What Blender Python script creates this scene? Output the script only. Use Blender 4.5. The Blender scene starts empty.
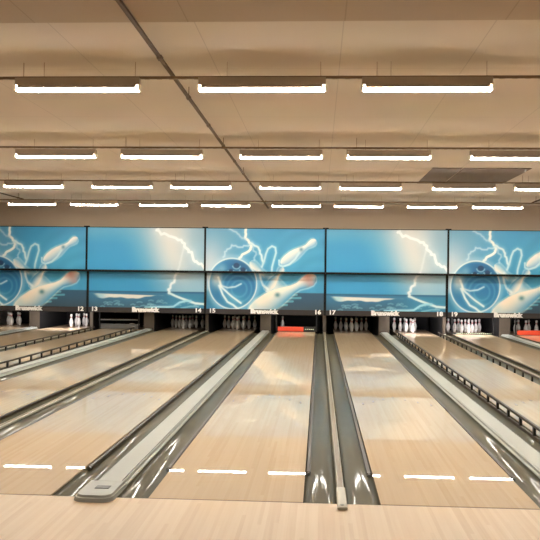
import bpy, bmesh, math, random
import numpy as np
from mathutils import Vector, Matrix
random.seed(7); rng = np.random.default_rng(5)
S = bpy.context.scene
C = S.collection
PI = math.pi

# ------------------------------------------------------------------ sizes
L, N, W = 1.066, .527, .688              # lane bed, narrow gap, wide gap
P = 2*L + N + W                          # one pair of lanes
LANE_END = 19.6
MASK_Y, ZB, ZT = 17.03, .501, 2.904
CEIL, RAILZ, TUBEZ = 3.58, 3.43, 3.308
XL, XR = -10.45, 7.05
YB = -11.0

# ------------------------------------------------------------------ materials
def lin(c):
    return tuple(((v/255)/12.92 if v/255 <= .04045 else ((v/255+.055)/1.055)**2.4) for v in c)
def mat(name, col, rough=.5, metal=0., spec=.5, noise=0., nscale=6., coat=0., crough=.03):
    m = bpy.data.materials.new(name); m.use_nodes = True
    nt = m.node_tree; b = nt.nodes['Principled BSDF']
    c = lin(col)
    b.inputs['Base Color'].default_value = (*c, 1)
    b.inputs['Roughness'].default_value = rough
    b.inputs['Metallic'].default_value = metal
    b.inputs['Specular IOR Level'].default_value = spec
    b.inputs['Coat Weight'].default_value = coat; b.inputs['Coat Roughness'].default_value = crough
    if noise:
        tc = nt.nodes.new('ShaderNodeTexCoord'); n = nt.nodes.new('ShaderNodeTexNoise')
        n.inputs['Scale'].default_value = nscale; n.inputs['Detail'].default_value = 5
        nt.links.new(tc.outputs['Object'], n.inputs['Vector'])
        mx = nt.nodes.new('ShaderNodeMix'); mx.data_type = 'RGBA'
        nt.links.new(n.outputs['Fac'], mx.inputs['Factor'])
        mx.inputs['A'].default_value = (*[v*(1-noise) for v in c], 1)
        mx.inputs['B'].default_value = (*[min(1, v*(1+noise)) for v in c], 1)
        nt.links.new(mx.outputs['Result'], b.inputs['Base Color'])
    return m
def emit(name, col, strength):
    m = bpy.data.materials.new(name); m.use_nodes = True
    b = m.node_tree.nodes['Principled BSDF']
    b.inputs['Base Color'].default_value = (.9, .9, .9, 1)
    b.inputs['Emission Color'].default_value = (*lin(col), 1)
    b.inputs['Emission Strength'].default_value = strength
    return m

def wood(name, cols, rough, board=.027, coat=0., wav=0., spec=.5):
    """narrow boards running along Y, each with its own tone, plus grain streaks"""
    m = bpy.data.materials.new(name); m.use_nodes = True
    nt = m.node_tree; N_ = nt.nodes; K = nt.links; b = N_['Principled BSDF']
    geo = N_.new('ShaderNodeNewGeometry')
    sep = N_.new('ShaderNodeSeparateXYZ'); K.new(geo.outputs['Position'], sep.inputs[0])
    d = N_.new('ShaderNodeMath'); d.operation = 'DIVIDE'; K.new(sep.outputs['X'], d.inputs[0]); d.inputs[1].default_value = board
    fl = N_.new('ShaderNodeMath'); fl.operation = 'FLOOR'; K.new(d.outputs[0], fl.inputs[0])
    wn1 = N_.new('ShaderNodeTexWhiteNoise'); wn1.noise_dimensions = '1D'; K.new(fl.outputs[0], wn1.inputs['W'])
    # board lengths: offset Y by a random amount and cut into pieces
    oy = N_.new('ShaderNodeMath'); oy.operation = 'MULTIPLY_ADD'; K.new(wn1.outputs['Value'], oy.inputs[0]); oy.inputs[1].default_value = 3.0; K.new(sep.outputs['Y'], oy.inputs[2])
    dy = N_.new('ShaderNodeMath'); dy.operation = 'DIVIDE'; K.new(oy.outputs[0], dy.inputs[0]); dy.inputs[1].default_value = 1.9
    fy = N_.new('ShaderNodeMath'); fy.operation = 'FLOOR'; K.new(dy.outputs[0], fy.inputs[0])
    cmb = N_.new('ShaderNodeCombineXYZ'); K.new(fl.outputs[0], cmb.inputs[0]); K.new(fy.outputs[0], cmb.inputs[1])
    wn = N_.new('ShaderNodeTexWhiteNoise'); wn.noise_dimensions = '3D'; K.new(cmb.outputs[0], wn.inputs['Vector'])
    mp = N_.new('ShaderNodeMapping'); K.new(geo.outputs['Position'], mp.inputs['Vector']); mp.inputs['Scale'].default_value = (60, 1.4, 1)
    ns = N_.new('ShaderNodeTexNoise'); ns.inputs['Scale'].default_value = 1.; ns.inputs['Detail'].default_value = 6
    K.new(mp.outputs[0], ns.inputs['Vector'])
    ad = N_.new('ShaderNodeMath'); ad.operation = 'MULTIPLY_ADD'; K.new(wn.outputs['Value'], ad.inputs[0]); ad.inputs[1].default_value = .55
    h = N_.new('ShaderNodeMath'); h.operation = 'MULTIPLY'; K.new(ns.outputs['Fac'], h.inputs[0]); h.inputs[1].default_value = .6
    K.new(h.outputs[0], ad.inputs[2])
    r = N_.new('ShaderNodeValToRGB'); K.new(ad.outputs[0], r.inputs[0])
    el = r.color_ramp.elements
    el[0].position = .1; el[0].color = (*lin(cols[0]), 1); el[1].position = .95; el[1].color = (*lin(cols[2]), 1)
    e = el.new(.5); e.color = (*lin(cols[1]), 1)
    K.new(r.outputs[0], b.inputs['Base Color'])
    b.inputs['Roughness'].default_value = rough
    b.inputs['Coat Weight'].default_value = coat; b.inputs['Coat Roughness'].default_value = .004
    b.inputs['Specular IOR Level'].default_value = spec
    if wav:
        m2 = N_.new('ShaderNodeMapping'); K.new(geo.outputs['Position'], m2.inputs['Vector']); m2.inputs['Scale'].default_value = (5, 1.2, 1)
        n2 = N_.new('ShaderNodeTexNoise'); n2.inputs['Scale'].default_value = 1.3; n2.inputs['Detail'].default_value = 2
        K.new(m2.outputs[0], n2.inputs['Vector'])
        bp = N_.new('ShaderNodeBump'); bp.inputs['Strength'].default_value = 1; bp.inputs['Distance'].default_value = wav
        K.new(n2.outputs['Fac'], bp.inputs['Height']); K.new(bp.outputs[0], b.inputs['Normal']); K.new(bp.outputs[0], b.inputs['Coat Normal'])
    return m

def ceiling_mat(name, col):
    m = bpy.data.materials.new(name); m.use_nodes = True
    nt = m.node_tree; N_ = nt.nodes; K = nt.links; b = N_['Principled BSDF']
    geo = N_.new('ShaderNodeNewGeometry')
    br = N_.new('ShaderNodeTexBrick'); K.new(geo.outputs['Position'], br.inputs['Vector'])
    br.offset = 0; br.inputs['Scale'].default_value = 1
    br.inputs['Brick Width'].default_value = 1.2; br.inputs['Row Height'].default_value = 2.4
    br.inputs['Mortar Size'].default_value = .006; br.inputs['Mortar Smooth'].default_value = .3
    c = lin(col)
    br.inputs['Color1'].default_value = (*c, 1); br.inputs['Color2'].default_value = (*[v*.985 for v in c], 1)
    br.inputs['Mortar'].default_value = (*[v*.80 for v in c], 1)
    n = N_.new('ShaderNodeTexNoise'); n.inputs['Scale'].default_value = .8; K.new(geo.outputs['Position'], n.inputs['Vector'])
    mx = N_.new('ShaderNodeMix'); mx.data_type = 'RGBA'; mx.blend_type = 'MULTIPLY'; mx.inputs['Factor'].default_value = .12
    K.new(br.outputs['Color'], mx.inputs['A']); K.new(n.outputs['Color'], mx.inputs['B'])
    K.new(mx.outputs['Result'], b.inputs['Base Color'])
    b.inputs['Roughness'].default_value = .85
    return m

M = dict(
    lane=wood('lane_laminate', [(207,177,137),(214,187,148),(219,194,157)], .42, coat=.85, spec=.15),
    deck=wood('pin_deck_laminate', [(190,158,122),(200,168,132),(210,180,146)], .35, coat=.85),
    floor=wood('approach_laminate', [(208,177,138),(218,191,154),(225,201,167)], .42),
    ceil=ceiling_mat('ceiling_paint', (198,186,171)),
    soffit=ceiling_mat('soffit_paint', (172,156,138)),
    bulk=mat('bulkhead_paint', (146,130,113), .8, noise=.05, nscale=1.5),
    wall=mat('wall_paint', (205,196,184), .85, noise=.04, nscale=2),
    gutter=mat('gutter_composite', (90,85,66), .5, spec=.05, noise=.10, nscale=3, coat=.27, crough=.05),
    rail=mat('bumper_rail_bronze', (62,50,36), .45, spec=.3),
    post=mat('rail_post_black', (24,21,18), .45),
    cap=mat('capping_grey_plastic', (166,170,162), .45, noise=.05, nscale=40),
    caplip=mat('capping_lip_grey', (154,156,147), .4),
    capdark=mat('capping_plate_dark', (70,68,62), .4),
    div=mat('divider_plastic', (180,175,156), .35),
    divcore=mat('divider_brown_core', (118,100,70), .4, noise=.2, nscale=30),
    black=mat('machine_black', (16,15,15), .5),
    dark=mat('pit_dark', (9,8,8), .9),
    kick=mat('kickback_brown', (86,76,64), .5, noise=.15, nscale=8),
    steel=mat('machine_steel', (120,122,122), .35, metal=.8),
    pin=mat('pin_white', (240,236,230), .22, coat=.5),
    red=mat('pin_red_stripe', (176,30,34), .35),
    sweep=mat('sweep_red', (200,62,34), .4),
    sweepk=mat('sweep_black', (22,24,20), .4),
    pale=mat('sweep_pale_marks', (196,206,176), .5),
    frame=mat('panel_frame_black', (9,13,16), .6, spec=.2),
    strip=mat('masking_strip_charcoal', (58,54,54), .6, spec=.2),
    letter=mat('letter_white', (250,248,244), .5),
    metal=mat('ceiling_rail_brown', (112,88,62), .5),
    batten=mat('light_batten_enamel', (150,134,116), .5),
    refl=mat('light_reflector_white', (240,232,215), .4),
    track=mat('track_dark_brown', (84,64,44), .6, spec=.2),
    vent=mat('vent_panel_brown', (92,76,60), .8, noise=.1, nscale=12),
    mark=mat('arrow_dark', (92,70,56), .3),
    line=mat('foul_line_dark', (112,88,64), .5, noise=.5, nscale=25),
    tube=emit('fluorescent_tube_glow', (255,250,240), 17),
    decklamp=emit('pin_deck_tube_glow', (255,250,255), 50),
)

# ------------------------------------------------------------------ mesh helpers
def link(name, bm, m, parent=None, smooth=False, loc=(0,0,0)):
    me = bpy.data.meshes.new(name); bm.normal_update(); bm.to_mesh(me); bm.free()
    for x in (m if isinstance(m, (list, tuple)) else [m]): me.materials.append(x)
    if smooth:
        for p in me.polygons: p.use_smooth = True
    o = bpy.data.objects.new(name, me); C.objects.link(o)
    if parent: o.parent = parent
    o.location = loc
    return o
def box(bm, x0, x1, y0, y1, z0, z1, mi=0, bev=0.):
    r = bmesh.ops.create_cube(bm, size=1)
    vs = r['verts']
    for v in vs:
        v.co = Vector(((x0+x1)/2 + v.co.x*(x1-x0), (y0+y1)/2 + v.co.y*(y1-y0), (z0+z1)/2 + v.co.z*(z1-z0)))
    fs = {f for v in vs for f in v.link_faces}
    for f in fs: f.material_index = mi
    if bev:
        es = list({e for v in vs for e in v.link_edges})
        r = bmesh.ops.bevel(bm, geom=es, offset=bev, segments=2, profile=.6, affect='EDGES')
        for f in r['faces']: f.material_index = mi
def cyl(bm, a, b, r, seg=12, mi=0, r2=None):
    a = Vector(a); b = Vector(b); d = b-a
    q = d.to_track_quat('Z', 'Y').to_matrix().to_4x4()
    M_ = Matrix.Translation((a+b)/2) @ q
    res = bmesh.ops.create_cone(bm, cap_ends=True, segments=seg, radius1=r, radius2=r if r2 is None else r2, depth=d.length, matrix=M_)
    for f in {f for v in res['verts'] for f in v.link_faces}: f.material_index = mi
def loft(bm, prof, y0, y1, ny=1, close=False):
    """prof: list of (x,z); extruded along Y"""
    rows = []
    for j in range(ny+1):
        y = y0 + (y1-y0)*j/ny
        rows.append([bm.verts.new((x, y, z)) for x, z in prof])
    n = len(prof)
    for j in range(ny):
        for i in range(n if close else n-1):
            bm.faces.new([rows[j][i], rows[j][(i+1) % n], rows[j+1][(i+1) % n], rows[j+1][i]])
    if close:
        bm.faces.new(rows[0][::-1]); bm.faces.new(rows[-1])
def lathe(bm, prof, seg=16, mi=0):
    rings = []
    for r, z in prof:
        rings.append([bm.verts.new((r*math.cos(2*PI*k/seg), r*math.sin(2*PI*k/seg), z)) for k in range(seg)])
    for a, b in zip(rings, rings[1:]):
        for k in range(seg):
            f = bm.faces.new([a[k], a[(k+1) % seg], b[(k+1) % seg], b[k]]); f.material_index = mi
    bm.faces.new(rings[0][::-1]); bm.faces.new(rings[-1])
def empty(name, loc=(0,0,0), rz=0):
    o = bpy.data.objects.new(name, None); C.objects.link(o); o.location = loc; o.rotation_euler.z = rz
    o.empty_display_size = .1
    return o
def tag(o, label=None, cat=None, group=None):
    if label: o['label'] = label
    if cat: o['category'] = cat
    if group: o['group'] = group
    return o
def struct(name, bm, m):
    o = link(name, bm, m); o['kind'] = 'structure'; return o
def kids(o): return [c for c in ALL.get(o.name, [])]
def copy_tree(o, parent=None):
    c = o.copy(); C.objects.link(c)
    if parent: c.parent = parent
    for ch in list(o.children): copy_tree(ch, c)
    return c

# ------------------------------------------------------------------ room shell
bm = bmesh.new(); box(bm, XL, XR, YB, -.012, -.2, 0); struct('floor', bm, M['floor'])
bm = bmesh.new(); box(bm, XL, XR, -.012, 21.5, -.24, -.2); struct('floor', bm, M['dark'])
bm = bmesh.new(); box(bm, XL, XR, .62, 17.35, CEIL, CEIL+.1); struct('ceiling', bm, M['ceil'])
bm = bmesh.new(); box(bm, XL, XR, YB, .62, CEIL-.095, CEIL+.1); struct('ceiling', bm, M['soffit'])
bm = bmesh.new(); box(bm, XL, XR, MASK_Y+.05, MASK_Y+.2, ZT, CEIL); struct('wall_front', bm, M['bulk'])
bm = bmesh.new(); box(bm, XL-.15, XL, YB, 21.5, -.24, CEIL+.1); struct('wall_left', bm, M['wall'])
bm = bmesh.new(); box(bm, XR, XR+.15, YB, 21.5, -.24, CEIL+.1); struct('wall_right', bm, M['wall'])
bm = bmesh.new(); box(bm, XL, XR, YB-.15, YB, -.24, CEIL+.1); struct('wall_back', bm, M['wall'])
# machine room behind the masking: dark shell
bm = bmesh.new(); box(bm, XL, XR, 21.5, 21.6, -.24, CEIL); struct('wall_behind_lanes', bm, M['dark'])
bm = bmesh.new(); box(bm, XL, XR, 17.35, 21.5, CEIL, CEIL+.1); struct('ceiling', bm, M['dark'])
# trim between ceiling and bulkhead top of the masking
bm = bmesh.new(); box(bm, XL, XR, MASK_Y+.005, MASK_Y+.05, ZT+.004, ZT+.03); struct('trim_1', bm, M['batten'])

# ------------------------------------------------------------------ lanes
def lane_x(n):                         # centre of lane n (12 .. 20)
    k, side = divmod(n-15, 2)          # pair index: 15,16 -> 0 ; 17,18 -> 1
    x0 = -P + k*P                      # left seam of the pair
    return x0 + N/2 + L/2 if side == 0 else x0 + P - N/2 - L/2
GW = .225
def gutter_profile():
    pr = []
    for i in range(13):
        a = PI*i/12
        pr.append((-GW/2*math.cos(a)*.985, -.006 - .052*math.sin(a)**.8))
    return pr
gp = gutter_profile()
bm = bmesh.new(); loft(bm, gp, 0, 17.6, 1)
for f_ in bm.faces: f_.smooth = True
loft(bm, [gp[-1], (GW/2*.985, -.10), (-GW/2*.985, -.10), gp[0]], 0, 17.6, 1)
for y_ in (0, 17.6): bm.faces.new([bm.verts.new((x_, y_, z_)) for x_, z_ in gp + [(GW/2*.985, -.10), (-GW/2*.985, -.10)]])
for f_ in bm.faces:
    if f_.smooth and f_.normal.z < 0: f_.normal_flip()
gut_me = None
rail_low_bm = bmesh.new()
RL = 16.0
def lowered_rail():
    bm = bmesh.new()
    box(bm, -.016, .016, .9, 17.1, -.034, -.002, bev=.006)
    return bm
def raised_rail():
    bm = bmesh.new()
    box(bm, -.017, .017, .9, 17.1, .070, .098, bev=.006)
    box(bm, -.014, .014, .9, 17.1, -.050, -.012, bev=.004)
    return bm
def rail_tip():
    bm = bmesh.new(); cyl(bm, (0, .875, 0), (0, .9, 0), .014, 12); return bm

UP = {13, 18}
desc_up = {13: 'with both slatted bumper rails raised', 18: 'with raised bumper rails and a few lit white pins at its end'}
lane_desc = {
 11: 'pale wood bowling lane at the far left edge of the photo, left of lane 12',
 12: 'pale wood bowling lane 12, ending at the cluster of bright pins on the left',
 13: 'pale wood bowling lane 13 with raised black bumper rails, on the left',
 14: 'pale wood bowling lane 14 with flat gutters, right of the raised rails of lane 13',
 15: 'pale wood bowling lane 15, left of the wide grey capping in the left foreground',
 16: 'pale wood bowling lane 16 in the middle, ending at a red sweep bar',
 17: 'pale wood bowling lane 17, right of the narrow divider in the centre foreground',
 18: 'pale wood bowling lane 18 with raised black bumper rails, on the right',
 19: 'pale wood bowling lane 19 on the right, ending at a full lit rack of pins',
 20: 'pale wood bowling lane 20 at the far right edge of the photo',
}
gut_src = low_src = up_src = post_src = tip_src = arrow_src = bed_src = deck_src = foul_src = None
for n in range(11, 21):
    cx = lane_x(n)
    t = tag(empty('bowling_lane', (cx, 0, 0)), lane_desc[n], 'bowling lane', 'bowling lanes')
    def dup(src, loc):
        o = src.copy(); C.objects.link(o); o.parent = t; o.location = loc; return o
    if bed_src is None:
        bm2 = bmesh.new(); box(bm2, -L/2, L/2, .012, 17.75, -.2, 0); bed_src = link('lane_bed', bm2, M['lane'], t)
        bm2 = bmesh.new(); box(bm2, -L/2, L/2, 17.755, LANE_END, -.2, 0); deck_src = link('pin_deck', bm2, M['deck'], t)
        bm2 = bmesh.new(); box(bm2, -L/2, L/2, -.012, .012, -.2, -.0015); foul_src = link('foul_line', bm2, M['line'], t)
        gut_src = link('gutter', bm, M['gutter'], t, loc=(-L/2-GW/2-.004, 0, 0))
        dup(gut_src, (L/2+GW/2+.004, 0, 0))
        low_src = link('bumper_rail', lowered_rail(), M['rail'], t, loc=(0, 0, -50))
        tip_src = link('rail_tip', rail_tip(), M['steel'], low_src)
        tip_src.location = (0, 0, -.018)
        up_src = None
        bm2 = bmesh.new()
        vs = [bm2.verts.new(c) for c in [(-.013, -.06, .0015), (.013, -.06, .0015), (0, .09, .0015)]]
        bm2.faces.new(vs)
        r = bmesh.ops.extrude_face_region(bm2, geom=bm2.faces[:])
        for v in [g for g in r['geom'] if isinstance(g, bmesh.types.BMVert)]: v.co.z = -.002
        bmesh.ops.recalc_face_normals(bm2, faces=bm2.faces[:])
        arrow_src = link('guide_arrow', bm2, M['mark'], t, loc=(0, 5.1, 0))
        first = True
    else:
        dup(bed_src, (0,0,0)); dup(deck_src, (0,0,0)); dup(foul_src, (0,0,0))
        dup(gut_src, (-L/2-GW/2-.004, 0, 0)); dup(gut_src, (L/2+GW/2+.004, 0, 0))
        dup(arrow_src, (0, 5.1, 0)); first = False
    for i in (1, 2, 3):
        for s in (-1, 1): dup(arrow_src, (s*i*.138, 5.1 - .2*i, 0))
    if n not in UP:
        for s in (-1, 1):
            if first and s == -1: low_src.location = (-L/2-.026, 0, 0); continue
            r_ = dup(low_src, (s*(L/2+.026), 0, 0))
            c_ = tip_src.copy(); C.objects.link(c_); c_.parent = r_
    else:
        for s in (-1, 1):
            r_ = link('bumper_rail', raised_rail(), M['rail'], t, loc=(s*(L/2+.028), 0, 0))
            for k in range(29):
                if post_src is None:
                    bm2 = bmesh.new(); box(bm2, -.013, .013, -.022, .022, -.045, .075)
                    post_src = link('rail_post', bm2, M['post'], r_, loc=(0, 1.05+k*.56, 0))
                else:
                    c_ = post_src.copy(); C.objects.link(c_); c_.parent = r_; c_.location = (0, 1.05+k*.56, 0)

# wide cappings (ball return track covers) inside each pair, narrow dividers between pairs
def capping(x, label):
    t = tag(empty('ball_return_capping', (x, 0, 0)), label, 'lane capping', 'wide grey cappings between paired lanes')
    h = .116; bm = bmesh.new()
    prof = [(-h, -.09), (-h, .002), (-h+.016, .012), (-h+.02, .03), (-h+.034, .036), (h-.034, .036), (h-.02, .03), (h-.016, .012), (h, .002), (h, -.09)]
    loft(bm, prof, .30, 17.55, 6, close=True)
    link('cover', bm, M['cap'], t)
    # rounded front end, a little wider than the track, with raised rim
    bm = bmesh.new()
    pts = []
    w = .140
    for i in range(9):
        a = PI*i/16; pts.append((w-.085+.085*math.sin(a), -.155-.085*math.cos(a)+.085))
    half = pts
    outline = [(-x_, y_) for x_, y_ in half] + [(-w, .30)] + [(w, .30)] + [(x_, y_) for x_, y_ in reversed(half)]
    def slab(out, z0, z1, sc=1.):
        lo = [bm.verts.new((x_*sc, y_ if sc == 1 else (y_-.15)*sc+.15, z0)) for x_, y_ in out]
        hi = [bm.verts.new((x_*sc*.95, (y_-.15)*.97*sc+.15, z1)) for x_, y_ in out]
        n_ = len(out)
        for i in range(n_): bm.faces.new([lo[i], lo[(i+1) % n_], hi[(i+1) % n_], hi[i]])
        bm.faces.new(hi); bm.faces.new(lo[::-1])
    slab(outline, .001, .026); slab(outline, .026, .040, .9)
    bmesh.ops.recalc_face_normals(bm, faces=bm.faces[:])
    link('end_cap', bm, M['caplip'], t, loc=(-.014, 0, 0))
    bm = bmesh.new(); box(bm, -.05, .05, .06, .14, .040, .043, bev=.001)
    o = link('name_plate', bm, M['capdark'], t); o['label'] = 'dark plate on the end cap'
    bm = bmesh.new(); box(bm, h-.034, h-.028, .32, 17.5, .030, .0375)
    link('groove', bm, M['capdark'], t)
    return t
capping(-2.5*P, 'wide grey capping at the far left, running to the brown panel left of lane 12')
capping(-1.5*P, 'wide grey capping on the left, between raised rails of lane 13 and lane 14')
capping(-.5*P, 'wide grey capping with rounded end cap in the left foreground, between lanes 15 and 16')
capping(.5*P, 'wide grey capping on the right, between lane 17 and raised rails of lane 18')
capping(1.5*P, 'wide grey capping at the far right edge, between lanes 19 and 20')

def divider(x, label):
    t = tag(empty('lane_divider', (x, 0, 0)), label, 'lane divider', 'narrow dividers between pairs of lanes')
    bm = bmesh.new()
    loft(bm, [(-.028, -.09), (-.028, .006), (-.020, .016), (-.017, .016), (-.017, -.02), (.017, -.02), (.017, .016), (.020, .016), (.028, .006), (.028, -.09)], .22, 17.55, 6, close=True)
    link('rim', bm, M['div'], t)
    bm = bmesh.new(); box(bm, -.0165, .0165, .222, 17.5, -.018, .010); link('core', bm, M['divcore'], t)
    bm = bmesh.new()
    box(bm, -.034, .034, -.17, .36, .001, .024, bev=.012)
    link('end_cap', bm, M['div'], t)
    bm = bmesh.new(); cyl(bm, (0, -.12, .02), (0, -.12, .028), .013, 12); link('screw', bm, M['caplip'], t)
    return t
divider(-2*P, 'narrow divider between lanes 12 and 13, behind the raised rail on the left')
divider(-P, 'narrow pale divider between lanes 14 and 15, left of the wide foreground capping')
divider(0, 'narrow pale divider with brown core in the centre foreground, between lanes 16 and 17')
divider(P, 'narrow divider between lanes 18 and 19, behind the raised rail on the right')

# ------------------------------------------------------------------ kickbacks
def kickback(x, w, label):
    bm = bmesh.new(); box(bm, x-w/2, x+w/2, 17.62, 20.2, -.19, .75)
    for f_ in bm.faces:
        if f_.calc_center_median().y > 17.66: f_.material_index = 1  # sides coloured dark as painted shade, so little light bounces onto the pins
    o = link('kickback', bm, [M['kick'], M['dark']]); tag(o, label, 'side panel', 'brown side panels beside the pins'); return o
kickback(-2.5*P, .30, 'wide brown panel under the masking between lanes 11 and 12, at far left')
kickback(-1.5*P, .30, 'wide brown panel under the masking between lanes 13 and 14')
kickback(-.5*P, .30, 'wide brown panel under the masking between lanes 15 and 16, left of the red bar')
kickback(.5*P, .30, 'wide brown panel under the masking between lanes 17 and 18, left of bright pins')
kickback(1.5*P, .30, 'wide brown panel under the masking between lanes 19 and 20, at far right')
kickback(-2*P, .09, 'narrow brown panel under the masking between lanes 12 and 13')
kickback(-P, .09, 'narrow brown panel under the masking between lanes 14 and 15')
kickback(0, .09, 'narrow brown panel under the masking between lanes 16 and 17')
kickback(P, .09, 'narrow brown panel under the masking between lanes 18 and 19')

# ------------------------------------------------------------------ pinsetters (behind the masking)
def pinsetter(n, kind):
    cx = lane_x(n)
    d = {11:'at far left', 12:'above the cluster of bright pins', 13:'with a grey sweep bar lowered', 14:'with its pins in shadow',
         15:'with its pins in shadow', 16:'with lowered red sweep bar and one pin', 17:'with its pins in shadow',
         18:'above five bright white pins', 19:'with a low black sweep bar before the full lit rack', 20:'with a lowered red sweep bar at far right edge'}[n]
    t = tag(empty('pinsetter', (cx, 17.6, 0)), 'dark pinsetter of lane %d %s' % (n, d), 'pinsetter', 'pinsetters behind the masking')
    bm = bmesh.new()
    box(bm, -.78, .78, .15, 2.6, .80, 1.9, bev=.02)
    link('machine_body', bm, M['black'], t)
    bm = bmesh.new(); box(bm, -.60, .60, -.24, .14, .56, .595)
    link('added_shade_board', bm, M['dark'], t)  # added dark board over the pin deck, keeps light off the pins
    bm = bmesh.new(); box(bm, -.66, .66, 2.3, 2.34, -.18, .80)
    link('pit_curtain', bm, M['dark'], t)
    bm = bmesh.new(); box(bm, -.60, .60, -.34, -.30, .60, .66, bev=.004); box(bm, -.64, -.60, -.34, .3, .60, .66); box(bm, .60, .64, -.34, .3, .60, .66); box(bm, -.64, -.60, .18, .22, .6, .85); box(bm, .60, .64, .18, .22, .6, .85)
    link('sweep_frame', bm, M['black'], t)
    if kind in ('red', 'redfull', 'grey', 'low'):
        z0, z1, yy = (.012, .15, .05) if kind != 'low' else (.012, .05, .02)
        bm = bmesh.new(); box(bm, -.54, .54, yy, yy+.03, z0, z1, bev=.004)
        s = link('sweep_bar', bm, M['steel'] if kind == 'grey' else M['sweepk'], t)
        for sx in (-.57, .57):
            bm = bmesh.new(); box(bm, sx-.015, sx+.015, yy, yy+.03, z0, .62); link('sweep_arm', bm, M['black'], s)
        if kind in ('red', 'redfull'):
            x1 = .20 if kind == 'red' else .5
            bm = bmesh.new(); box(bm, -.53, x1, yy-.006, yy-.001, z0+.004, z1-.004, bev=.001)
            o = link('cover_sheet', bm, M['sweep'], s); o['label'] = 'red sheet on the sweep bar'
        if kind in ('red', 'low'):
            bm = bmesh.new()
            xs = np.arange(.25 if kind == 'red' else -.45, .5, .052)
            for x_ in xs: box(bm, x_, x_+.030, yy-.004, yy-.001, z0+(z1-z0)*.42, z0+(z1-z0)*.42+.022)
            o = link('pale_marks', bm, M['pale'], s)
        if kind == 'grey':
            bm = bmesh.new(); box(bm, -.54, .54, yy, yy+.04, .25, .285, bev=.004); link('sweep_brace', bm, M['steel'], s)
    if n in (11, 12, 18, 19, 20, 16):
        bm = bmesh.new(); hw = .5
        cyl(bm, (-hw, -.315, .535), (hw, -.315, .535), .013, 10)
        k = {12: 'decklamp', 18: 'decklamp', 19: 'decklamp'}.get(n, 'decklamp2')
        o = link('pin_lamp', bm, M[k], t); o['label'] = 'glowing tube lamp'
    return t
M['decklamp2'] = emit('pin_deck_tube_dim', (255,250,245), 14)
for n, k in {11:'none', 12:'none', 13:'grey', 14:'none', 15:'none', 16:'red', 17:'none', 18:'none', 19:'low', 20:'redfull'}.items(): pinsetter(n, k)

# ------------------------------------------------------------------ pins
pin_prof = [(.0258,0),(.036,.012),(.0455,.045),(.0535,.08),(.0582,.105),(.0606,.125),(.0600,.14),(.0565,.165),(.0490,.195),(.0395,.22),(.0300,.245),(.0250,.262),(.0232,.276),(.0238,.292),(.0262,.310),(.0300,.33),(.0322,.345),(.0315,.358),(.0262,.371),(.0150,.379),(.004,.381)]
def pin_r(z):
    for (r0, z0), (r1, z1) in zip(pin_prof, pin_prof[1:]):
        if z0 <= z <= z1: return r0 + (r1-r0)*(z-z0)/(z1-z0)
pin_src = None
def pin(n, slot, label, dx=0, dy=0, fallen=None):
    global pin_src
    names = {1:(0,0),2:(-.1525,.264),3:(.1525,.264),4:(-.305,.528),5:(0,.528),6:(.305,.528),7:(-.4575,.792),8:(-.1525,.792),9:(.1525,.792),10:(.4575,.792)}
    x, y = names[slot]
    loc = (lane_x(n)+x+dx, 18.29+y+dy, 0)
    if pin_src is None:
        t = empty('bowling_pin', loc)
        bm = bmesh.new(); lathe(bm, pin_prof, 20); link('pin_body', bm, M['pin'], t, smooth=True)
        bm = bmesh.new()
        for z0 in (.266, .288):
            zz = [z0, z0+.006, z0+.012]; rings = []
            lathe(bm, [(pin_r(z)+.0008, z) for z in zz], 20)
        o = link('neck_stripe', bm, M['red'], t, smooth=True)
        pin_src = t
    else:
        t = copy_tree(pin_src); t.location = loc
    if fallen: t.rotation_euler = fallen; t.location.z = .061
    tag(t, label, 'bowling pin', 'bowling pins under the masking')
    return t
slotname = {1:'front head pin', 2:'left pin of the second row', 3:'right pin of the second row', 4:'left pin of the third row', 5:'middle pin of the third row', 6:'right pin of the third row',
            7:'leftmost pin of the back row', 8:'inner left pin of the back row', 9:'inner right pin of the back row', 10:'rightmost pin of the back row'}
racks = {
 11: [4,7,8,2,5],
 12: [1,5,3,9,6,10],
 14: range(1,11), 15: range(1,11), 17: range(1,11),
 18: [7,4,2,8,5,1,9],
 19: range(1,11),
 20: [4,5,7,8,9,6],
}
light = {11:'white bowling pin on lane 11 at far left, %s', 12:'bright bowling pin on lane 12, %s', 14:'shadowed grey looking bowling pin on lane 14, %s', 15:'shadowed grey looking bowling pin on lane 15, %s',
         17:'shadowed grey looking bowling pin on lane 17, %s', 18:'bright bowling pin on lane 18, %s', 19:'lit bowling pin on lane 19, %s', 20:'bowling pin above red bar, lane 20, %s'}
for n, sl in racks.items():
    for s in sl: pin(n, s, light[n] % slotname[s])
pin(16, 7, 'single white bowling pin standing behind the red sweep bar on lane 16')
pin(13, 3, 'white bowling pin tipped over behind the grey sweep bar on lane 13', dx=-.1, dy=-.1, fallen=(0, PI/2*.98, .5))

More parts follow.
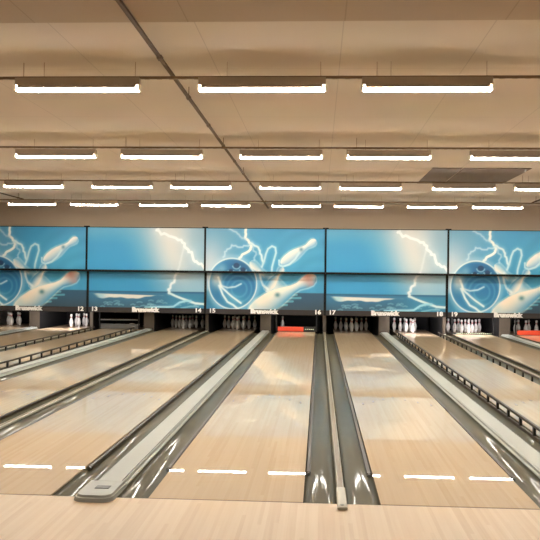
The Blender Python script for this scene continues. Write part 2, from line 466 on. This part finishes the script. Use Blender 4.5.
# ------------------------------------------------------------------ masking artwork (a printed picture, colour per point of the sheet)
def sstep(a, b, x):
    t = np.clip((x-a)/(b-a), 0, 1); return t*t*(3-2*t)
class Art:
    def __init__(s, w, h, x1, y1):
        s.x, s.y = np.meshgrid(np.linspace(0, x1, w), np.linspace(0, y1, h)); s.c = np.zeros((h, w, 3))
    def blend(s, a, col):
        a = np.clip(a, 0, 1)[..., None]; s.c = s.c*(1-a) + np.array(col, float)*a
    def dist(s, pts):
        d = np.full(s.x.shape, 1e9)
        for (ax, ay), (bx, by) in zip(pts, pts[1:]):
            vx, vy = bx-ax, by-ay; t = np.clip(((s.x-ax)*vx+(s.y-ay)*vy)/(vx*vx+vy*vy+1e-9), 0, 1)
            d = np.minimum(d, np.hypot(s.x-ax-t*vx, s.y-ay-t*vy))
        return d
    def stroke(s, pts, w, col, a=1., glow=0, gcol=None):
        d = s.dist(pts)
        if glow: s.blend(a*.45*np.exp(-(d/glow)**2), gcol or col)
        s.blend(a*(1-sstep(w*.5, w*.5+.9, d)), col)
    def pinshape(s, base, tip, wid, light=(236,230,214), shade=(96,160,184), a=1., edge=True, lightdir=1):
        bx, by = base; tx, ty = tip; Ln = math.hypot(tx-bx, ty-by); ux, uy = (tx-bx)/Ln, (ty-by)/Ln
        t = ((s.x-bx)*ux+(s.y-by)*uy)/Ln; q = ((s.x-bx)*(-uy)+(s.y-by)*ux)
        ks = np.array([-.02,0,.05,.15,.30,.42,.55,.66,.74,.84,.92,.98,1.01]); rs = np.array([0,.35,.66,.9,1,.92,.68,.44,.38,.60,.66,.42,0])*wid
        r = np.interp(t, ks, rs, left=0, right=0)
        inside = (r > 0)*(1-sstep(-.4, .5, np.abs(q)-r))
        if edge:
            o = (r > 0)*np.exp(-((np.abs(q)-r-.6)/1.1)**2); s.blend(.55*o*a, (200,224,228))
        sh = np.clip(.5+.62*lightdir*q/np.maximum(r, .1), 0, 1)
        col = np.array(light)*(1-sh[..., None]**1.6) + np.array(shade)*(sh[..., None]**1.6)
        al = (inside*a)[..., None]; s.c = s.c*(1-al)+col*al
        return t, q, r, inside

def wig(pts, amp, seed, n=4):
    r = np.random.default_rng(seed); out = [pts[0]]
    for (ax, ay), (bx, by) in zip(pts, pts[1:]):
        for i in range(1, n+1):
            f = i/n; j = 0 if i == n else amp
            out.append((ax+(bx-ax)*f+r.normal()*j, ay+(by-ay)*f+r.normal()*j))
    return out
def art_ball(A):
    x, y = A.x, A.y
    A.c[:] = (52,142,190)
    A.blend(sstep(70, 10, x)*sstep(75, 5, y)*.55, (120,160,186))
    A.blend(np.exp(-((x-2)/20)**2-((y-38)/26)**2)*.9, (198,204,208))
    A.blend(np.exp(-((x-100)/40)**2-((y-35)/30)**2)*.35, (84,178,206))
    # soft ripple swirls right of centre
    A.blend(.10*(np.sin(np.hypot(x-120, y-60)*.45)+1)*sstep(60, 90, x), (30,120,160))
    # sea
    A.blend(sstep(62.6, 64, y)*sstep(52, 80, x), (40,80,108))
    A.blend(sstep(66, 82, y)*sstep(60, 84, x)*.7, (46,66,78))
    A.blend(sstep(60, 64, y)*sstep(14, 2, x)*.9, (40,120,160))
    for k, (x0, x1, yy) in enumerate([(70,94,66),(76,98,69),(68,90,72.5),(72,84,76)]):
        A.stroke([(x0, yy), (x1, yy-.8)], 1.2, (88,164,186), .8)
    # lightning
    w = (236,236,228)
    A.stroke(wig([(40,-1),(41,6),(40.5,10),(46,15),(46,21),(37,27),(33,33)], .5, 3), 1.5, w, 1, 2.6, (170,206,218))
    A.stroke(wig([(46,15),(54,19),(57,26),(59,33)], .5, 5), .9, (206,228,232), .95, 2.5)
    A.stroke(wig([(46,16),(34.5,19),(26.5,17),(21,23),(18,29)], .5, 6), .6, (190,216,226), .6, 1.6)
    A.stroke(wig([(24,1),(31,4),(36,9),(41,11)], .5, 8), .6, (176,206,220), .6, 2)
    A.stroke(wig([(48,18),(52,26),(50,31)], .6, 9), .6, (190,216,226), .5, 1.5)
    # loop outline of a ghost pin
    A.stroke([(58,38),(60.5,31),(62,25),(64,20.3),(68,17.6),(71.5,19),(72.3,24),(70,32),(68.4,38),(68,44)], .9, (184,218,226), .9, 2)
    # ball
    d = np.hypot(x-27.3, y-55); ins = 1-sstep(24.2, 25.2, d)
    A.blend(ins, (30,112,166))
    A.blend(ins*np.exp(-((x-34)/13)**2-((y-39)/8)**2)*.85, (14,84,128))
    A.blend(ins*np.exp(-((x-30)/15)**2-((y-72)/9)**2)*.5, (70,158,190))
    A.blend(ins*np.exp(-((x-10)/6)**2-((y-50)/9)**2)*.85, (200,204,200))
    A.blend(ins*np.exp(-((x-17)/5)**2-((y-40)/5)**2)*.5, (150,190,206))
    for rr in (8, 13, 18):
        A.blend(ins*.28*np.exp(-((np.hypot(x-34, y-60)-rr)/1.1)**2), (120,190,212))
    for hx, hy, hr in [(31.7,37,2.6),(38.5,41,2.2),(26,42,1.7)]:
        dd = np.hypot((x-hx)/1.2, y-hy); A.blend(ins*(1-sstep(hr-.6, hr+.5, dd)), (10,58,96)); A.blend(ins*.6*np.exp(-((dd-hr-.7)/.6)**2)*(y > hy), (190,220,228))
    A.stroke([(15,58),(22,64),(27,68),(36,74)], .8, (212,230,232), .95, 2)
    A.stroke([(13,57),(17,66),(22,73),(28,76),(33,80)], .9, (212,230,232), .95, 2)
    A.stroke([(15,57),(22,59),(30,58),(36,55)], .6, (190,216,224), .8, 1.5)
    A.stroke([(12,49),(14,54),(15,58)], 1.2, (226,232,228), .9, 2)
    A.blend(np.exp(-((d-25)/.75)**2)*.95, (222,232,230))
    A.blend(np.exp(-((d-26.5)/2.6)**2)*.35, (190,216,226))
    # pins struck by the ball
    cream, sh = (236,230,220), (96,160,196)
    A.pinshape((86,66), (46,33.5), 5.8, cream, (120,180,204), .9)
    A.pinshape((62,62), (79.5,38.5), 4.6, cream, sh, .95, lightdir=-1)
    A.stroke([(55,42),(56.5,50),(59,56),(64,60)], 1.2, (226,234,232), .9, 2)
    A.blend(np.exp(-((x-61.5)/4)**2-((y-51)/5)**2)*.9, (44,132,180))
    t, q, r, ins2 = A.pinshape((45,84), (113.5,47), 9.6, (242,236,224), (84,154,192))
    A.blend(ins2*np.exp(-((t-.90)/.07)**2)*.55, (206,130,116))
    A.blend(ins2*np.exp(-((t-.25)/.16)**2)*.35, (236,214,188))
    A.blend(np.exp(-((x-74)/2.6)**2-((y-65.5)/2.2)**2)*.85, (60,120,130))
    A.blend(np.exp(-((x-50)/5)**2-((y-77)/6)**2)*.4, (160,200,210))
    # flying pin with glowing rim
    A.pinshape((78,34.5), (113,11.5), 5.2, (240,236,228), (130,180,206))
    A.stroke([(75.5,31.5),(75.6,35.8),(79.5,37.6),(86,35.3),(92,30),(96,24)], .8, (206,232,236), .7, 1.4)
    A.blend(np.exp(-((x-98)/1.9)**2-((y-20.5)/1.9)**2)*.7, (56,120,150))
def art_storm(A):
    x, y = A.x, A.y
    A.c[:] = (48,144,194)
    A.blend(sstep(20, 0, y)*sstep(110, 0, x)*.5, (112,176,200))
    A.blend(sstep(28, 92, x+(22-y)*.55)*(.35+.65*np.exp(-((x-84)/34)**2))*(1-.25*sstep(40, 62, y)), (206,209,208))
    A.blend(sstep(96, 122, x)*sstep(24, 0, y-(x-96)*.3)*.6, (136,166,186))
    A.blend(sstep(100, 124, x)*.28*sstep(10, 40, y), (190,196,198))
    # sea
    A.blend(sstep(63.2, 64.4, y), (46,112,150)); A.blend(sstep(63.2, 64, y)*sstep(66, 64.5, y)*.6, (24,80,116))
    A.blend(sstep(66, 80, y)*sstep(95, 55, x)*.75, (46,84,106))
    A.blend(sstep(64, 68, y)*sstep(72, 96, x)*.5, (46,136,172))
    r = np.random.default_rng(4)
    for k in range(34):
        xx, yy = r.uniform(8, 118), r.uniform(72.5, 80); ln = r.uniform(2, 6)
        A.stroke([(xx, yy), (xx+ln/2, yy-.7), (xx+ln, yy)], .5, (120,174,194), .5)
    lower = 70.6 + .5*np.sin(x*.16)+.25*np.sin(x*.5) - np.clip((x-50)/36, 0, 1)*4
    upper = 66.2+.02*x
    foam = sstep(-.6, .6, lower-y)*sstep(-.5, .5, y-upper)*sstep(2, 9, x-(y-66)*1.2)*sstep(88, 78, x)
    A.blend(foam*.95, (226,222,212))
    A.blend(foam*np.exp(-((x-12)/6)**2)*.6, (130,190,208))
    w = (232,238,240)
    A.stroke(wig([(72,3),(75,4),(85,8.5),(98,12.5),(102.7,20),(109,24.5),(111,32),(117,36),(125,41)], .6, 3), 1.7, w, .9, 4, (214,222,226))
    A.stroke(wig([(101,19),(98,32),(95,43)], .4, 7), 1., w, .25, 2.)
    A.stroke(wig([(95,43),(91,49),(90.5,54),(86.5,59),(85,65)], .6, 7), 1.4, w, .9, 2)
    A.stroke([(85,65),(92,68),(99,70.5),(105.5,72.5),(113,75),(122,75.6)], 1.2, (206,226,228), .95, 1.5)
    A.stroke([(60,80),(74,79),(84,79),(90,78.5),(96,74.5),(102,72.8),(108,72.6)], 1., (150,206,222), .95, 1.5)
    A.stroke([(98,80),(108,78),(116,78)], .8, (140,196,214), .6)

def paint_mat():
    m = bpy.data.materials.new('printed_masking_sheet'); m.use_nodes = True
    nt = m.node_tree; b = nt.nodes['Principled BSDF']
    a = nt.nodes.new('ShaderNodeAttribute'); a.attribute_name = 'Print'
    nt.links.new(a.outputs['Color'], b.inputs['Base Color'])
    b.inputs['Roughness'].default_value = .45
    return m
M['print'] = paint_mat()
def sheet(w_, z0, z1, fn, ya, yb, name):
    """printed sheet; ya..yb are the rows of the picture (0 top .. 80 bottom) on it"""
    nx = 260; nz = int(nx*(z1-z0)/w_)
    A = Art(nx, nz, 122, 1); A.y = ya + A.y*(yb-ya)
    fn(A)
    me = bpy.data.meshes.new(name)
    xs = np.linspace(-w_/2, w_/2, nx); zs = np.linspace(z1, z0, nz)
    X, Z = np.meshgrid(xs, zs); co = np.stack([X, np.zeros_like(X), Z], -1).reshape(-1, 3)
    i = np.arange(nx*nz).reshape(nz, nx)
    f = np.stack([i[1:, :-1], i[1:, 1:], i[:-1, 1:], i[:-1, :-1]], -1).reshape(-1, 4)
    me.from_pydata(co.tolist(), [], f.tolist())
    ca = me.color_attributes.new('Print', 'FLOAT_COLOR', 'POINT')
    c = np.clip(A.c/255*ART_GAIN, 0, 1); c = np.where(c <= .04045, c/12.92, ((c+.055)/1.055)**2.4)
    ca.data.foreach_set('color', np.concatenate([c.reshape(-1, 3), np.ones((nx*nz, 1))], 1).ravel().astype('f'))
    me.materials.append(M['print']); me.update()
    return me
ART_GAIN = 1.04
PW = P - .05
ZMID = 1.675; ZSTRIP = .645
def px2row(z): return (ZT - z)/(ZT-ZSTRIP)*80
meshes = {}
for nm, fn in (('ball', art_ball), ('storm', art_storm)):
    meshes[nm, 'u'] = sheet(PW, ZMID+.03, ZT-.02, fn, px2row(ZT-.02), px2row(ZMID+.03), 'printed_sheet')
    meshes[nm, 'l'] = sheet(PW-.02, ZSTRIP, ZMID-.03, fn, px2row(ZMID-.03), px2row(ZSTRIP), 'printed_sheet')

def text_obj(name, body, size, xscale, m, parent, loc, bold=.0):
    cu = bpy.data.curves.new(name, 'FONT'); cu.body = body; cu.size = size; cu.align_x = 'CENTER'; cu.align_y = 'CENTER'
    cu.extrude = .006; cu.offset = bold; cu.resolution_u = 3
    tmp = bpy.data.objects.new(name, cu); C.objects.link(tmp)
    me = bpy.data.meshes.new_from_object(tmp.evaluated_get(bpy.context.evaluated_depsgraph_get()))
    bpy.data.objects.remove(tmp); bpy.data.curves.remove(cu)
    me.materials.clear(); me.materials.append(m)
    o = bpy.data.objects.new(name, me); C.objects.link(o); o.parent = parent
    o.rotation_euler = (PI/2, 0, 0); o.scale = (xscale, 1, 1); o.location = loc
    return o
LOW_Y = MASK_Y + .16
pics = ['ball', 'storm', 'ball', 'storm', 'ball']
where = ['over lanes 11 and 12', 'over lanes 13 and 14', 'over lanes 15 and 16', 'over lanes 17 and 18', 'over lanes 19 and 20']
for i in range(5):
    x = (-2.5+i)*P; pc = pics[i]
    dsc = 'bowling ball striking pins' if pc == 'ball' else 'lightning over sea'
    dsc2 = 'with white lettering'
    # upper panel
    t = tag(empty('picture_board', (x, MASK_Y, ZMID)), 'upper blue picture board %s, %s' % (where[i], dsc), 'picture board', 'blue picture panels above the lanes')
    o = bpy.data.objects.new('printed_sheet', meshes[pc, 'u']); C.objects.link(o); o.parent = t; o.location = (0, 0, -ZMID)
    bm = bmesh.new(); hw = P/2-.004
    box(bm, -hw, hw, .004, .05, .012, ZT-ZMID)                                  # backing board
    link('backing_board', bm, M['black'], t)
    bm = bmesh.new(); box(bm, -hw, hw, -.11, .05, -.030, .008, bev=.003); link('bottom_rail', bm, M['frame'], t)
    bm = bmesh.new(); box(bm, -hw, hw, -.003, .003, ZT-ZMID-.014, ZT-ZMID); link('top_edge', bm, M['frame'], t)
    for a_, b_, c_ in ((-P/2+.001, -P/2+.025, -P/2+.08), (P/2-.025, P/2-.001, P/2-.08)):
        bm = bmesh.new(); box(bm, a_, b_, -.022, .0, .012, ZT-ZMID-.02); link('edge_post', bm, M['frame'], t)
        e_ = a_ if a_ < 0 else b_
        bm = bmesh.new(); box(bm, min(e_, c_), max(e_, c_), -.03, .0, ZT-ZMID-.02, ZT-ZMID+.022); link('top_bracket', bm, M['frame'], t)
    # lower panel
    t = tag(empty('picture_board', (x, LOW_Y, ZB)), 'lower blue picture board %s, %s' % (where[i], dsc2), 'picture board', 'blue picture panels above the lanes')
    o = bpy.data.objects.new('printed_sheet', meshes[pc, 'l']); C.objects.link(o); o.parent = t; o.location = (0, 0, -ZB)
    bm = bmesh.new(); box(bm, -hw, hw, .004, .05, .0, ZMID-ZB+.03); link('backing_board', bm, M['black'], t)
    bm = bmesh.new(); box(bm, -hw, hw, -.012, .004, .0, ZSTRIP-ZB, bev=.003); link('name_strip', bm, M['strip'], t)
    for a_, b_ in ((-P/2+.001, -P/2+.023), (P/2-.023, P/2-.001)):
        bm = bmesh.new(); box(bm, a_, b_, -.03, -.013, 0, ZMID-ZB-.035); link('edge_post', bm, M['frame'], t)
    z = (ZSTRIP-ZB)/2+.012
    text_obj('lettering', 'Brunswick', .168, 1.06, M['letter'], t, (-.02, -.02, z), .013)
    n0 = 11+2*i
    text_obj('number', str(n0), .165, 1.15, M['letter'], t, (-P/2+.20, -.02, z), .006)
    text_obj('number', str(n0+1), .165, 1.15, M['letter'], t, (P/2-.20, -.02, z), .006)
# ------------------------------------------------------------------ ceiling lights
rows = [
 (2.13, 3.316, [-3.115, -1.34, .21]),
 (6.33, 3.288, [-4.7, -3.11, -1.352, .208, 1.978]),
 (10.52, 3.303, [-6.52, -4.72, -3.137, -1.367, .205, 2.015, 3.59]),
 (14.72, 3.315, [-8.05, -6.46, -4.69, -3.125, -1.362, .182, 1.975, 3.56, 5.35]),
]
FL = 1.21
light_src = None
def fixture(x, y, z, label, group):
    """x is the left end of the tube"""
    global light_src
    if light_src is None:
        t = empty('ceiling_light', (x, y, z))
        bm = bmesh.new()
        box(bm, .0, FL, .0-.042, .052, .034, .108, bev=.004)
        link('batten', bm, M['batten'], t)
        bm = bmesh.new()
        loft(bm, [(-.056, -.003), (-.044, .031), (.048, .031), (.060, -.003), (.057, -.003), (.046, .027), (-.042, .027), (-.053, -.003)], 0, 1, 1, close=True)
        bm.faces.ensure_lookup_table()
        for i_ in (0, 1, 2): bm.faces[i_].material_index = 1
        for v in bm.verts: v.co = Vector((.03+v.co.y*(FL-.06), v.co.x, v.co.z+.006))
        bmesh.ops.recalc_face_normals(bm, faces=bm.faces[:])
        link('reflector', bm, [M['refl'], M['batten']], t)
        bm = bmesh.new(); cyl(bm, (.012, -.024, -.004), (FL-.012, -.024, -.004), .0145, 16)
        link('fluorescent_tube', bm, M['tube'], t, smooth=True)
        bm = bmesh.new(); cyl(bm, (.012, .026, -.004), (FL-.012, .026, -.004), .0145, 16)
        link('fluorescent_tube', bm, M['tube'], t, smooth=True)
        for sx in (0, FL):
            bm = bmesh.new(); box(bm, sx-.009, sx+.009, -.046, .050, -.019, .042, bev=.004); link('lamp_holder', bm, M['refl'], t)
        for hx in (.27, 1.16):
            bm = bmesh.new(); cyl(bm, (hx, .01, .10), (hx, .01, CEIL-z), .0022, 6); link('hanger_rod', bm, M['metal'], t)
        light_src = t
    else:
        t = copy_tree(light_src); t.location = (x, y, z)
    return tag(t, label, 'ceiling light', group)
ordn = ['leftmost', 'second from left', 'third from left', 'fourth from left', 'fifth from left', 'sixth from left', 'seventh from left', 'eighth from left', 'rightmost']
rown = ['nearest row', 'second row', 'third row', 'farthest row']
for r_, (y, z, xs) in enumerate(rows):
    for i, x in enumerate(xs):
        o_ = ordn[i] if i < len(xs)-1 else 'rightmost'
        fixture(x, y, z, 'glowing fluorescent tube light on a tan batten, %s in the %s' % (o_, rown[r_]), 'fluorescent lights in the %s' % rown[r_])
# the same lights go on above the approach behind the viewer
for y in (-6.3, -9.4):
    for i in range(3):
        fixture((-6.9, -2.2, 2.5)[i], y, 3.3-.12, 'fluorescent tube light over the approach, behind the viewpoint', 'lights behind the viewpoint')
# first-row side lights outside the frame keep the side lanes lit
for (y, z, xs) in ((2.13, 3.316, [-8.05, -6.4, -4.7, 1.985, 3.6, 5.35]), (6.33, 3.288, [-8.05, -6.4, 3.6, 5.35]), (10.52, 3.303, [-8.05, 5.35])):
    for x in xs: fixture(x, y, z, 'fluorescent tube light beyond the sides of the photo', 'lights beyond the sides of the photo')

def crossrail(y, label):
    bm = bmesh.new(); box(bm, XL+.02, XR-.02, y-.014, y+.014, RAILZ-.010, RAILZ+.014)
    for x in np.arange(XL+.6, XR, 3.4): cyl(bm, (x, y, RAILZ), (x, y, CEIL), .003, 6)
    for x in np.arange(XL+.3, XR, .12): box(bm, x, x+.05, y-.018, y+.018, RAILZ-.012, RAILZ-.009)
    t = link('support_rail', bm, M['metal']); tag(t, label, 'ceiling rail', 'rails carrying the ceiling lights')
for (y, z, xs), nm in zip(rows, rown): crossrail(y+.02, 'thin brown cross rail above the lights of the %s' % nm)
def longrail(x, y0, y1, label):
    bm = bmesh.new(); box(bm, x-.016, x+.016, y0, y1, RAILZ+.018, RAILZ+.045, bev=.004)
    for y in np.arange(y0+.7, y1, 1.6): box(bm, x-.021, x+.021, y, y+.10, RAILZ+.0145, RAILZ+.047)
    for y in np.arange(y0+.75, y1, 3.2): cyl(bm, (x, y, RAILZ+.04), (x, y, CEIL-.095 if y < .62 else CEIL), .005, 6)
    t = link('track_rail', bm, M['track']); tag(t, label, 'ceiling track', 'long tracks along the ceiling')
longrail(-1.60, -4.0, MASK_Y+.03, 'long brown ceiling track running from top left toward the middle panel')
longrail(-7.75, 1.0, 14.9, 'long brown ceiling track at the far left end of the farthest light row')
longrail(5.05, 1.0, 14.9, 'long brown ceiling track at the far right end of the farthest light row')

# vent panel in the ceiling
t = tag(empty('ceiling_vent', (2.77, 10.7, CEIL)), 'flat brown vent panel in the ceiling above the third row of lights, at right', 'ceiling vent')
bm = bmesh.new(); box(bm, -.89, -.35, -1.2, 1.2, -.012, 0); link('vent_plate', bm, M['vent'], t)
bm = bmesh.new(); box(bm, -.325, .89, -1.2, 1.2, -.012, 0); link('vent_plate', bm, M['vent'], t)

# ------------------------------------------------------------------ camera
f, yaw, pit, rol, cx, H, D = 818.08, .05991, .00958, .01246, -.17336, 1.52803, 5.59449
Fw = Vector((-math.sin(yaw)*math.cos(pit), math.cos(yaw)*math.cos(pit), math.sin(pit)))
R0 = Vector((math.cos(yaw), math.sin(yaw), 0)); U0 = R0.cross(Fw)
Rr = R0*math.cos(rol) + U0*math.sin(rol); Uu = U0*math.cos(rol) - R0*math.sin(rol)
cam = bpy.data.cameras.new('camera'); co = bpy.data.objects.new('camera', cam); C.objects.link(co)
mw = Matrix((Rr, Uu, -Fw)).transposed().to_4x4(); mw.translation = Vector((cx, -D, H))
co.matrix_world = mw
cam.sensor_width = 36; cam.sensor_fit = 'HORIZONTAL'; cam.lens = f/540*36; cam.clip_start = .05; cam.clip_end = 100
S.camera = co

w = bpy.data.worlds.new('World'); S.world = w; w.use_nodes = True
w.node_tree.nodes['Background'].inputs[0].default_value = (.0, .0, .0, 1)
S.view_settings.view_transform = 'Standard'; S.view_settings.look = 'None'
S.view_settings.exposure = 2.36; S.view_settings.gamma = 1; S.view_settings.use_curve_mapping = False
S.cycles.use_denoising = True
S.cycles.max_bounces = 10; S.cycles.diffuse_bounces = 5; S.cycles.glossy_bounces = 5
S.cycles.sample_clamp_indirect = 4
